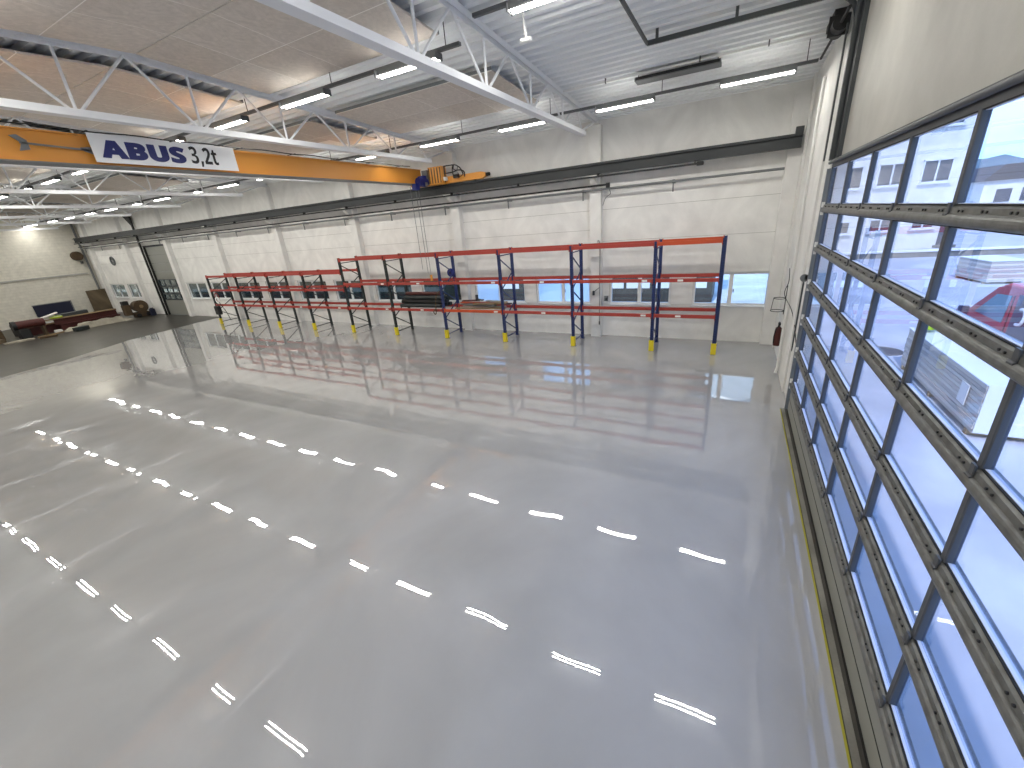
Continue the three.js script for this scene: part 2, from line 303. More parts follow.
// ---------------------------------------------------------------- roof trusses
{
  const top = (z) => roofY(z) - 0.09, bz = [-13.6, -12, -10, -8, -6, -4, -2, 0, 2, 3.6], by = 6.68;
  const t = group('roof_truss', [COLX[0], 0, 0], '', 'roof truss', 'light grey steel roof trusses');
  const chord = (a, b) => [bar(a, b, 0.15, 0.02), bar(a.clone().add(V(0, -0.075, 0)), b.clone().add(V(0, -0.075, 0)), 0.03, 0.13)];
  mesh('top_chord', [...chord(V(0, roofY(-15.15) - 0.012, -15.15), V(0, roofY(RZ) - 0.012, RZ)), ...[-1, 1].map((s) => bar(V(s * 0.06, roofY(-15.15) - 0.06, -15.15), V(s * 0.06, roofY(RZ) - 0.06, RZ), 0.02, 0.09))], M.truss, t);
  mesh('top_chord', [...chord(V(0, roofY(RZ) - 0.012, RZ), V(0, roofY(5.15) - 0.012, 5.15)), ...[-1, 1].map((s) => bar(V(s * 0.06, roofY(RZ) - 0.06, RZ), V(s * 0.06, roofY(5.15) - 0.06, 5.15), 0.02, 0.09))], M.truss, t);
  mesh('bottom_chord', [BX(-0.1, 0.1, 6.56, 6.58, -13.75, 3.75), BX(-0.095, -0.07, 6.58, 6.67, -13.75, 3.75), BX(0.07, 0.095, 6.58, 6.67, -13.75, 3.75), BX(-0.035, 0.035, 6.58, 6.69, -13.75, 3.75)], M.truss, t);
  const web = (n, za, zb, ya, yb, r = 0.026) => mesh(n, rod(V(0, ya, za), V(0, yb, zb), r, 8), M.truss, t);
  bz.forEach((z, i) => {
    const end = i === 0 || i === bz.length - 1;
    if (!end) { web('post', z, z, by, top(z)); web('diagonal', z - 0.08, z - 1.0, by, top(z - 1)); web('diagonal', z + 0.08, z + 1.0, by, top(z + 1)); }
    else { const s = i === 0 ? -1 : 1; web('diagonal', z, z + s * 1.35, by, top(z + s * 1.35), 0.032); web('diagonal', z, z - s * 0.55, by, top(z - s * 0.55)); }
  });
  mesh('bearing', BX(-0.12, 0.12, 7.03, roofY(-15) - 0.1, -15.15, -14.85), M.truss, t); mesh('bearing', BX(-0.12, 0.12, 7.03, roofY(-15) - 0.1, 4.85, 5.15), M.truss, t);
  COLX.forEach((x, i) => { const o = i ? copyOf(t, '') : t; o.position.x = x; o.userData.label = `light grey lattice roof truss, ${ORD[i]} from the glazed door`; });
}

// ---------------------------------------------------------------- lighting rows
{
  const rows = [[-12.28, 6.8, 'row nearest the racks'], [-7.45, 7.1, 'second row from the racks'], [-2.55, 7.1, 'third row from the racks'], [2.28, 6.8, 'row farthest from the racks']];
  rows.forEach(([z, y, where], ri) => {
    const high = ri === 1 || ri === 2; // the two rows under the ridge hang higher in the bay without panels
    for (const [xa, xb, yy, more] of high ? [[1.15, -4.25, 7.4, ', raised part by the glazed door'], [-4.55, XW + 0.2, y, '']] : [[1.15, XW + 0.2, y, '']]) {
      const rail = group('light_rail', [0, yy, z], `long dark light trunking, ${where}${more}`, 'light rail', 'light trunking rows');
      mesh('rail', CB(0.07, 0.055, xa - xb, 0, 0, 0, 0.006).rotateY(Math.PI / 2).translate((xa + xb) / 2, 0.135, 0), M.lampBody, rail);
      for (let k = 0; k < 17; k++) { const x = 0.95 - k * 2.9; if (x > xb && x < xa) mesh('hanger', rod(V(x, 0.16, 0), V(x, roofY(z) - yy + 0.0, 0), 0.01, 5), M.darkSteel, rail); }
    }
    for (let k = 0; k < (ri === 0 ? 17 : 16); k++) {
      const x = k === 16 ? -45.2 : 0.05 - 2.9 * k;
      const f = group('ceiling_light', [x, high && k < 2 ? 7.4 : y, z], `twin-tube strip light, ${ORD[k]} from the glazed door, ${where}`, 'ceiling light', 'twin-tube strip lights');
      mesh('housing', [prism([[-0.035, 0.115], [-0.045, 0.035], [0.045, 0.035], [0.035, 0.115]], 1.44, 'x', -0.72)], M.lampBody, f);
      mesh('end_cap', [BX(-0.735, -0.72, 0, 0.115, -0.1, 0.1)], M.lampBody, f); mesh('end_cap', [BX(0.72, 0.735, 0, 0.115, -0.1, 0.1)], M.lampBody, f);
      for (const s of [-1, 1]) {
        mesh('tube', rod(V(-0.7, 0.016, s * 0.055), V(0.7, 0.016, s * 0.055), 0.013, 8), M.tubeGlow, f);
        const l = new THREE.RectAreaLight(TUBE_COL, TUBE_L, 1.4, 0.026); l.position.set(0, -0.002, s * 0.055); l.rotation.x = -Math.PI / 2; f.add(l);
      }
    }
  });
}

// ---------------------------------------------------------------- crane runway, pipes, crane
const RWZ = -14.72;
function runway(z, label) {
  const g = group('crane_runway', [0, 0, z], label, 'crane rail', 'crane runways');
  mesh('beam', [BX(-46.2, 1.3, 5.56, 5.585, -0.1, 0.1), BX(-46.2, 1.3, 5.83, 5.855, -0.1, 0.1), BX(-46.2, 1.3, 5.585, 5.83, -0.012, 0.012)], M.runway, g);
  mesh('rail', BX(-46.2, 1.25, 5.855, 5.9, -0.03, 0.03), M.runway, g);
  mesh('end_stop', BX(1.12, 1.3, 5.855, 6.06, -0.05, 0.05), M.runway, g);
}
runway(RWZ, 'dark steel crane runway along the window wall');
runway(4.72, 'dark steel crane runway on the opposite wall');
{
  const g = group('conductor_rail', [0, 0, -14.56], 'thin dark conductor rail hung under the crane runway', 'rail');
  mesh('track', BX(-46, -1.05, 5.45, 5.5, -0.03, 0.03), M.black, g);
  const br = []; for (let x = -1.3; x > -46; x -= 2.9) mesh('bracket', BX(x - 0.02, x + 0.02, 5.5, 5.585, -0.1, 0.03), M.black, g);
  mesh('feed_box', CB(0.18, 0.1, 0.1, -1.15, 5.475, 0, 0.01), M.black, g);
  const p = group('wall_pipe', [0, 0, -14.86], 'long grey pipe under the crane runway along the window wall', 'pipe');
  mesh('pipe_run', rod(V(-46.2, 5.1, 0), V(1.0, 5.1, 0), 0.035, 10), M.greyPaint, p);
  for (let x = -1.9; x > -46; x -= 2.9) mesh('bracket', [BX(x - 0.02, x + 0.02, 4.8, 5.08, -0.03, 0.0), BX(x - 0.03, x + 0.03, 5.05, 5.15, -0.3, 0.0)], M.greyPaint, p);
  const q = group('cable_run', [0, 0, -14.78], 'black cable conduit above the grey wall pipe', 'conduit');
  mesh('conduit', rod(V(-46.2, 5.22, 0), V(-3.95, 5.22, 0), 0.03, 8), M.black, q);
  mesh('junction_box', CB(0.12, 0.14, 0.1, -3.92, 5.2, 0, 0.01), M.black, q);
  mesh('drop_loop', tube([V(-3.92, 5.15, 0), V(-3.84, 4.95, -0.03), V(-4.02, 4.82, -0.08), V(-4.12, 4.6, -0.1)], 0.012, 18, 6), M.greyPaint, q);
}
{
  const font = await new FontLoader().loadAsync('fonts/droid/droid_sans_bold.typeface.json');
  const X = -11.36;
  const g = group('overhead_crane', [X, 0, 0], 'orange overhead crane with white ABUS 3,2t sign', 'crane');
  const zA = -14.4, zB = 4.4, y0 = 5.99, y1 = 6.5;
  mesh('girder', [BX(-0.16, 0.16, y0 + 0.02, y1 - 0.02, zA, zB), BX(-0.2, 0.2, y0, y0 + 0.02, zA, zB), BX(-0.2, 0.2, y1 - 0.02, y1, zA, zB), ...Array.from({ length: 0 })], M.crane, g);
  const st = []; for (let z = -13.2; z < 4; z += 1.9) st.push(BX(0.16, 0.172, y0 + 0.02, y1 - 0.02, z, z + 0.012));
  const flange = mesh('lower_flange', BX(-0.21, 0.21, y0 - 0.018, y0, zA, zB), M.greyPaint, g);
  for (const z of [RWZ, 4.72]) {
    const c = part('end_carriage', g, [0, 0, z]);
    mesh('carriage_beam', [BX(-0.5, 2.75, 5.92, 6.15, -0.1, 0.1), prism([[-0.5, 5.93], [-0.62, 5.98], [-0.62, 6.1], [-0.5, 6.15]], 0.18, 'z', -0.09), prism([[2.75, 5.93], [2.75, 6.15], [2.92, 6.1], [2.92, 5.98]], 0.18, 'z', -0.09)], M.crane, c);
    mesh('bumper', rod(V(2.92, 6.04, 0), V(3.06, 6.04, 0), 0.06, 12), M.rubber, c);
    for (const x of [-0.3, 2.4]) mesh('wheel', rod(V(x, 5.98, -0.06), V(x, 5.98, 0.06), 0.078, 18), M.black, c);
  }
  const dc = part('drive_cabinet', g, [0, 0, -14.55]);
  mesh('cabinet_box', [CB(0.62, 0.62, 0.34, 0.85, 6.21, 0.02, 0.015)], M.crane, dc);
  for (let k = 0; k < 5; k++) mesh('cooling_rib', BX(0.58 + k * 0.13, 0.61 + k * 0.13, 5.95, 6.48, 0.19, 0.215), M.brown, dc);
  mesh('grey_box', CB(0.26, 0.5, 0.3, 0.36, 6.2, 0.05, 0.015), M.greyPaint, dc);
  mesh('white_plate', BX(1.24, 1.3, 6.0, 6.12, 0.0, 0.2), M.whitePlastic, dc);
  const mt = part('travel_motor', g, [0.32, 6.02, -14.28]);
  mesh('motor_body', [rod(V(0.02, 0.02, -0.1), V(0.02, 0.02, 0.28), 0.17, 18), CB(0.26, 0.36, 0.22, 0.02, 0.05, 0.05, 0.02)], M.motorBlue, mt);
  mesh('fan_cover', rod(V(0.02, 0.02, 0.28), V(0.02, 0.02, 0.34), 0.15, 18), M.navy, mt);
  mesh('terminal_box', CB(0.2, 0.22, 0.26, -0.06, -0.16, 0.42, 0.015), M.motorBlue, mt);
  mesh('gear_plate', BX(0.19, 0.205, -0.15, 0.0, 0.0, 0.14), M.galv, mt);
  const fr = part('cable_carrier', g, [0, 0, -14.5]);
  const tb = (pts, r = 0.022) => mesh('carrier_tube', tube(pts.map((p) => V(...p)), r, 16, 6), M.black, fr);
  tb([[1.2, 6.5, 0], [1.5, 6.5, 0], [1.75, 6.48, 0], [1.95, 6.35, 0], [2.05, 6.15, 0]]); tb([[1.2, 6.25, 0], [1.6, 6.26, 0], [1.85, 6.3, 0], [2.1, 6.22, 0], [2.1, 6.05, 0]]);
  tb([[1.62, 6.5, 0], [1.6, 6.3, 0.02], [1.62, 6.05, 0]]); tb([[1.22, 6.5, 0], [1.22, 6.2, 0], [1.22, 5.95, 0]]); tb([[1.7, 6.48, 0.04], [1.68, 6.35, 0.06], [1.82, 6.3, 0.05], [1.86, 6.42, 0.03]], 0.014);
  tb([[1.85, 6.2, 0.05], [1.95, 6.06, 0.08], [2.08, 6.15, 0.06], [2.02, 6.26, 0.03]], 0.014);
  mesh('socket_box', CB(0.2, 0.12, 0.16, 1.75, 6.1, 0.02, 0.01), M.black, fr);
  // festoon line lying along the girder top and small fittings above it
  const fs = []; for (let z = -13; z < 4; z += 1.45) mesh('cable_hanger', [BX(0.2, 0.52, y1 + 0.0, y1 + 0.012, z, z + 0.03)], M.black, g);
  mesh('festoon_cable', tube(Array.from({ length: 26 }, (_, k) => V(0.5, y1 + (k % 2 ? -0.01 : 0.01), -13.4 + k * 0.7)), 0.012, 80, 5), M.black, g);
  // pendant lines hanging by the runway
  for (const [x, z, y] of [[-0.38, -14.3, 2.75], [-0.12, -14.3, 2.6], [0.02, -14.3, 2.5]]) mesh('pendant_line', rod(V(x, 5.95, z), V(x, y, z), 0.011, 6), M.greyPaint, g);
  mesh('pendant_control', [CB(0.09, 0.24, 0.07, 0.02, 2.4, -14.3, 0.01)], M.crane, g);
  // sign on two stand-off arms
  const sg = part('sign_board', g, [0.30, 0, 0]);
  const sz0 = -4.34, sz1 = -7.08, sy0 = 6.02, sy1 = 6.52;
  mesh('board', BX(-0.008, 0.008, sy0, sy1, sz1, sz0), M.signWhite, sg);
  mesh('bracket', [BX(-0.12, -0.008, 6.2, 6.24, -4.8, -4.75), BX(-0.12, -0.008, 6.2, 6.24, -6.8, -6.75)], M.galv, sg);
  const word = (str, h, w, z, y, m, weight) => {
    const t = new TextGeometry(str, { font, size: 1, depth: 0.02, curveSegments: 6, bevelEnabled: weight > 0, bevelSize: weight, bevelThickness: 0.001, bevelSegments: 1 });
    t.computeBoundingBox(); const b = t.boundingBox; t.translate(-b.min.x, -b.min.y, 0); t.scale(w / (b.max.x - b.min.x), h / (b.max.y - b.min.y), 0.3);
    t.rotateY(Math.PI / 2).translate(0.009, y, z); return mesh('lettering', metric(t), m, sg);
  };
  word('ABUS', 0.32, 1.5, -4.46, 6.1, M.navy, 0.06);
  word('3,2t', 0.4, 0.58, -6.06, 6.06, M.letterBlack, 0.0);
  // arm left of the sign
  mesh('support_arm', [bar(V(0.24, 6.22, -4.4), V(0.24, 6.26, -3.4), 0.02, 0.03), prism([[-3.5, 6.16], [-3.36, 6.13], [-3.42, 6.26], [-3.3, 6.36], [-3.4, 6.38], [-3.5, 6.3]], 0.02, 'x', 0.23), prism([[-4.55, 6.08], [-4.2, 6.22], [-4.2, 6.26], [-4.55, 6.3]], 0.02, 'x', 0.23)], M.greyPaint, g);
}

// ---------------------------------------------------------------- pallet racks
const RF = -13.57, RB = -14.6;
function frame(rack, x, h, m, flip) {
  const f = part('upright_frame', rack, [x, 0, 0]);
  for (const z of [RF, RB]) {
    mesh('post', [BX(-0.05, 0.05, 0.006, h, z - 0.006, z + 0.006), BX(-0.05, -0.042, 0.006, h, z - 0.07, z), BX(0.042, 0.05, 0.006, h, z - 0.07, z), BX(-0.05, -0.02, 0.006, h, z - 0.075, z - 0.068), BX(0.02, 0.05, 0.006, h, z - 0.075, z - 0.068)], m, f);
    mesh('foot_plate', BX(-0.08, 0.08, 0, 0.008, z - 0.11, z + 0.04), m, f);
  }
  const sl = []; for (let y = 0.2; y < h - 0.06; y += 0.075) for (const s of [-1, 1]) sl.push(B(0.014, 0.034, 0.003, s * 0.024, y, RF + 0.0065));
  mesh('slots', sl, M.slot, f);
  const za = RF - 0.05, zb = RB - 0.02; let front = !flip;
  const hb = (y) => mesh('brace', bar(V(0, y, za), V(0, y, zb), 0.03, 0.035), m, f);
  hb(h - 0.22); hb(0.16);
  const n = Math.round((h - 0.55) / 0.58), st = (h - 0.55) / n;
  for (let k = 0; k < n; k++) { const a = h - 0.3 - k * st, b = a - st; mesh('brace', bar(V(0, a, front ? za : zb), V(0, b, front ? zb : za), 0.03, 0.035), m, f); front = !front; }
  const gp = mesh('post_guard', [BX(-0.075, 0.075, 0.01, 0.36, RF + 0.03, RF + 0.05), BX(-0.075, -0.06, 0.01, 0.36, RF - 0.06, RF + 0.03), BX(0.06, 0.075, 0.01, 0.36, RF - 0.06, RF + 0.03)], M.guard, f);
}
function beam(rack, xa, xb, y, z, m, lab) {
  const L = Math.abs(xb - xa) - 0.1, b = part('load_beam', rack, [(xa + xb) / 2, y, z + 0.005]);
  mesh('beam_tube', [CB(L, 0.11, 0.045, 0, 0, 0.01, 0.006), BX(-L / 2, L / 2, -0.055, 0.03, -0.03, -0.012)], m, b);
  for (const s of [-1, 1]) mesh('connector', BX(s * L / 2 - 0.01, s * L / 2 + 0.01 + s * 0.0, -0.1, 0.085, -0.04, 0.045), m, b);
  if (lab) mesh('label', BX(L / 2 - 0.22 - lab, L / 2 - 0.06 - lab, -0.03, 0.03, 0.0326, 0.0345), M.label, b);
}
{
  const xs = [-0.28, -2.13, -4.83, -7.61, -10.39, -13.17, -15.9], h = 3.43;
  const r = group('pallet_rack', null, 'taller pallet rack with blue and dark uprights and red beams by the windows', 'pallet rack');
  xs.forEach((x, i) => frame(r, x, h, i < 5 ? M.rackBlue : M.rackDark, false));
  for (let i = 0; i + 1 < xs.length; i++) for (const [y, k] of [[1.18, 0], [2.28, 1], [3.36, 2]]) for (const z of [RF, RB]) beam(r, xs[i], xs[i + 1], y, z, (i === 0 && k === 2) || (i === 3 && k === 0 && z === RF) ? M.beamOrange : M.beamRed, z === RF && k < 2 ? (i % 2 ? 0.1 : 0.9) : 0);
  const ys = [-15.9, -18.7, -21.5, -24.3, -27.1], h2 = 2.86;
  const s = group('pallet_rack', null, 'lower pallet rack with dark uprights and red beams towards the far end', 'pallet rack');
  ys.slice(1).forEach((x) => frame(s, x, h2, M.rackDark, true));
  for (let i = 0; i + 1 < ys.length; i++) for (const [y, k] of [[1.18, 0], [2.03, 1], [2.8, 2]]) for (const z of [RF, RB]) beam(s, ys[i], ys[i + 1], y, z, M.beamRed, z === RF && k === 0 ? 0.4 : 0);
}
// goods on the rack
{
  // dark pipes lying across the beams
  const T = 1.235;
  const lay = [[0, 0], [1, 0], [2, 0], [3, 0], [0, 1], [1, 1], [2, 1], [0, 2], [1, 2]];
  lay.forEach(([c, l], i) => solid('pipe_length', [rod(V(-12.72 + rr(-0.1, 0.1), T + 0.085 + l * 0.155, RF - 0.19 - c * 0.185 - l * 0.09), V(-10.52 + rr(-0.2, 0.03), T + 0.085 + l * 0.155, RF - 0.19 - c * 0.185 - l * 0.09), 0.083, 14)], l === 1 && c === 0 ? M.black : M.rackDark, `black pipe on the rack, ${['bottom', 'middle', 'top'][l]} layer, ${ORD[c]} from the front`, 'pipe', 'black pipes on the lower rack beams'));
  solid('red_tube', rod(V(-12.6, T + 0.56, RF - 0.42), V(-10.6, T + 0.56, RF - 0.42), 0.07, 12), M.redSteel, 'dark red tube on top of the black pipes', 'pipe');
  solid('strap', [tube([V(-10.72, T - 0.08, RF + 0.07), V(-10.7, T + 0.3, RF + 0.04), V(-10.74, T + 0.58, RF - 0.15), V(-10.7, T + 0.66, RF - 0.3), V(-10.74, T + 0.5, RF - 0.55), V(-10.72, T, RF - 0.82)], 0.022, 30, 6), tube([V(-10.72, T + 0.02, RF + 0.06), V(-10.85, T - 0.1, RF + 0.08), V(-10.78, T - 0.22, RF + 0.07), V(-10.68, T - 0.08, RF + 0.08)], 0.018, 18, 6)], M.brown, 'brown strap tied around the black pipes', 'strap');
  // mixed boards in the next bay
  const bm = [M.timber, M.pale, M.redSteel, M.greyPaint, M.beamOrange, M.timber, M.pale, M.redSteel];
  const nm = ['bare timber', 'pale grey', 'dark red', 'grey metal', 'orange', 'narrow timber', 'short pale', 'short dark red'];
  for (let i = 0; i < 8; i++) {
    const L = [2.2, 2.0, 1.9, 1.7, 2.1, 1.4, 1.0, 0.9][i], g = new THREE.BoxGeometry(L, 0.035, 0.16 + 0.02 * (i % 3)).rotateY([0.06, -0.05, 0.1, -0.12, 0.03, 0.14, -0.2, 0.25][i]).translate([-8.75, -8.7, -8.6, -8.9, -8.8, -8.3, -8.15, -9.2][i], 1.255 + 0.037 * i, -13.72 - [0.05, 0.3, 0.55, 0.2, 0.45, 0.1, 0.35, 0.3][i]);
    solid('loose_board', metric(g), bm[i], `${nm[i]} board in the loose pile on the rack`, 'board', 'loose boards on the rack');
  }
  const blk = group('clamp', [-8.95, 1.53, -13.95], 'small dark clamp standing on the loose boards', 'clamp');
  mesh('clamp_body', [CB(0.1, 0.22, 0.1, 0, 0.11, 0, 0.02), CB(0.22, 0.06, 0.1, 0.06, 0.03, 0, 0.01)], M.darkSteel, blk);
  const hr = group('hose_reel', [-10.44, 2.57, -14.48], 'round dark blue hose reel hung on the rear blue post', 'hose reel');
  mesh('reel_drum', new THREE.TorusGeometry(0.13, 0.05, 10, 24), M.motorBlue, hr); mesh('reel_disc', rod(V(0, 0, -0.03), V(0, 0, 0.05), 0.14, 20), M.navy, hr); mesh('hub', rod(V(0, 0, 0.05), V(0, 0, 0.08), 0.04, 12), M.black, hr);
  // bag and coil at the far end of the low rack
  const bag = group('tool_bag', [-26.75, 0.62, RF + 0.12], 'black tool bag hanging below the beam on the last upright', 'bag');
  mesh('bag_body', [CB(0.42, 0.5, 0.22, 0, 0.26, 0, 0.05)], M.black, bag); mesh('strap', tube([V(-0.14, 0.5, 0), V(-0.1, 0.66, -0.02), V(0.1, 0.66, -0.02), V(0.14, 0.5, 0)], 0.018, 14, 6), M.black, bag);
  const co = group('hose_coil', [-26.55, 1.6, RF + 0.06], 'red and white coiled hose hung above the black bag', 'hose');
  mesh('red_loop', new THREE.TorusGeometry(0.22, 0.03, 8, 26).scale(0.8, 1.2, 1), M.redPaint, co); mesh('white_loop', new THREE.TorusGeometry(0.17, 0.026, 8, 24).rotateZ(0.4).scale(1.1, 0.9, 1).translate(0.06, -0.1, 0.05), M.whitePlastic, co); mesh('tail', tube([V(0.1, -0.2, 0.03), V(0.3, -0.45, 0.06), V(0.55, -0.75, 0.05), V(0.7, -1.3, 0.02)], 0.018, 20, 6), M.black, co);
}

// ---------------------------------------------------------------- the big glazed door
{
  const d = group('door_1', [1.4, 0, 0], 'big sectional door of grey rails and clear panes', 'door', null, 'structure');
  const z0 = -9.76, pitch = 1.36, n = 7, zE = z0 + n * pitch, tops = [0.715, 1.405, 2.095, 2.785, 3.475, 4.165];
  const railProf = [[0.045, 0], [-0.02, 0], [-0.045, -0.015], [-0.05, -0.055]]; // flat top then rounded belly towards the room
  for (let k = 0; k <= 8; k++) { const a = Math.PI * 0.5 - k / 8 * Math.PI * 0.95; railProf.push([-0.045 - 0.035 * Math.cos(a) , -0.095 + 0.042 * Math.sin(a)]); }
  railProf.push([0.045, -0.14]);
  const railGeo = () => { const s = new THREE.Shape(railProf.map((p) => new THREE.Vector2(...p))); return metric(new THREE.ExtrudeGeometry(s, { depth: zE - z0 + 0.08, bevelEnabled: false }).translate(0, 0, z0 - 0.06)); };
  const rg = railGeo();
  const boltG = []; for (let z = z0 + 0.2; z < zE; z += 0.34) for (const s of [-0.03, 0.03]) boltG.push(rod(V(-0.046, -0.036, z + s), V(-0.056, -0.036, z + s), 0.009, 6));
  const bolts = mergeGeometries(boltG);
  tops.forEach((yt, i) => {
    const s = part('door_section', d), yn = i < 5 ? tops[i + 1] - 0.14 : 4.755;
    const rl = mesh('rail', rg, M.doorRail, s); rl.position.y = yt;
    const bo = mesh('bolts', bolts, M.black, s); bo.position.y = yt;
    mesh('rail_seam', [BX(-0.052, -0.046, yt - 0.064, yt - 0.058, z0 - 0.06, zE)], M.black, s);
    mesh('gasket', [BX(-0.03, -0.018, yt, yt + 0.008, z0, zE), BX(-0.03, -0.018, yn - 0.008, yn, z0, zE)], M.rubber, s);
    mesh('glazing_bead', [BX(-0.018, 0.012, yt, yt + 0.012, z0, zE), BX(-0.018, 0.012, yn - 0.012, yn, z0, zE)], M.bead, s);
    for (let k = 0; k <= n; k++) { const z = z0 + k * pitch; mesh('mullion', CB(0.055, yn - yt, 0.062, -0.008, (yt + yn) / 2, z, 0.008), M.doorFrame, s); }
    for (let k = 0; k < n; k++) mesh('pane', BX(0.0, 0.004, yt + 0.012, yn - 0.012, z0 + k * pitch + 0.036, z0 + (k + 1) * pitch - 0.036), M.doorGlass, s);
    for (let k = 1; k < n; k++) mesh('hinge', [CB(0.014, 0.12, 0.05, -0.052, yt - 0.04, z0 + k * pitch, 0.004), rod(V(-0.06, yt - 0.06, z0 + k * pitch - 0.03), V(-0.06, yt - 0.06, z0 + k * pitch + 0.03), 0.012, 6)], M.doorFrame, s);
    mesh('roller_bracket', [CB(0.07, 0.09, 0.05, -0.04, yt - 0.01, z0 - 0.085, 0.01)], M.whitePlastic, s);
    mesh('roller_bracket', [CB(0.06, 0.07, 0.05, -0.04, yt - 0.15, z0 - 0.085, 0.01)], M.whitePlastic, s);
  });
  const bs = part('bottom_section', d);
  mesh('bottom_panel', [BX(-0.03, 0.03, 0.05, 0.58, z0 - 0.05, zE)], M.doorPanel, bs);
  mesh('bottom_seal', [BX(-0.035, 0.035, 0.002, 0.05, z0 - 0.05, zE)], M.rubber, bs);
  mesh('panel_groove', [BX(-0.034, -0.029, 0.3, 0.31, z0 - 0.05, zE)], M.black, bs);
  mesh('top_rail', [BX(-0.03, 0.045, 4.755, 4.82, z0 - 0.06, zE + 0.02), BX(-0.055, 0.045, 4.82, 4.875, z0 - 0.1, zE + 0.02), rod(V(-0.06, 4.835, z0 - 0.1), V(-0.06, 4.835, zE), 0.028, 8)], M.doorFrame, d);
  mesh('side_seal', [BX(-0.01, 0.05, 0, 4.8, z0 - 0.11, z0 - 0.035)], M.rubber, d);
  mesh('jamb_far', [BX(-0.03, 0.05, 0, 4.86, zE - 0.02, zE + 0.16)], M.doorFrame, d);
}
{ // lifting track: up the wall, round the bend and back under the roof
  const t = group('door_track', null, 'dark steel lifting track of the glazed door, bending back under the roof', 'door track');
  const zt = -9.98, R = 0.42, yh = 7.3, x0 = 1.36;
  const bend = []; for (let k = 0; k <= 10; k++) { const a = k / 10 * Math.PI / 2; bend.push(V(x0 - R + R * Math.cos(a), yh - R + R * Math.sin(a), zt)); }
  mesh('upright', [BX(x0 - 0.03, x0 + 0.03, 0, 4.75, zt - 0.03, zt + 0.03)], M.galv, t);
  mesh('upright', [BX(x0 - 0.03, x0 + 0.03, 4.88, yh - R, zt - 0.035, zt + 0.03), BX(x0 - 0.11, x0 - 0.085, 4.88, yh - R, zt - 0.05, zt - 0.01), BX(x0 - 0.02, x0 + 0.09, 4.88, 7.6, zt + 0.1, zt + 0.16), BX(x0 - 0.07, x0 - 0.03, 4.88, 7.6, zt + 0.3, zt + 0.34), BX(x0 + 0.03, x0 + 0.09, 4.88, 7.6, zt + 0.18, zt + 0.36)], M.darkSteel, t);
  mesh('bend', [tube(bend, 0.04, 14, 6)], M.darkSteel, t);
  mesh('horizontal_track', [BX(-1.9, x0 - R, yh - 0.04, yh + 0.04, zt - 0.025, zt + 0.02)], M.darkSteel, t);
  mesh('cross_rail', [BX(-1.92, -1.88, yh - 0.03, yh + 0.03, zt, -0.2)], M.darkSteel, t);
  for (const x of [-1.72, -0.38]) mesh('hanger', BX(x - 0.025, x + 0.025, yh + 0.04, roofY(zt) + 0.02, zt - 0.025, zt + 0.025), M.darkSteel, t);
  const s = group('spring_shaft', null, 'black shaft bracket and drum at the head of the door track', 'shaft');
  mesh('bracket', [CB(0.3, 0.3, 0.04, 1.2, 7.0, -10.5, 0.01), CB(0.2, 0.12, 0.9, 1.22, 7.2, -11.0, 0.02)], M.black, s);
  mesh('drum', [rod(V(1.2, 6.98, -10.25), V(1.2, 6.98, -10.75), 0.12, 16)], M.black, s);
  mesh('shaft', rod(V(1.2, 6.98, -12.4), V(1.2, 6.98, -9.6), 0.025, 8), M.black, s);
  const c = group('door_chain', [1.3, 0, -10.32], 'hand chain with round wheel beside the glazed door', 'chain');
  mesh('chain_wheel', rod(V(0.02, 2.78, -0.02), V(0.02, 2.78, 0.04), 0.075, 16), M.greyPaint, c);
  mesh('chain_loop', tube([V(0.02, 2.7, -0.06), V(0.02, 1.9, -0.05), V(0.02, 1.3, -0.03), V(0.02, 1.22, 0), V(0.02, 1.3, 0.04), V(0.02, 1.9, 0.06), V(0.02, 2.7, 0.06)], 0.01, 40, 5), M.darkSteel, c);
  mesh('mount', BX(0.02, 0.12, 2.74, 2.84, -0.04, 0.04), M.greyPaint, c);
}
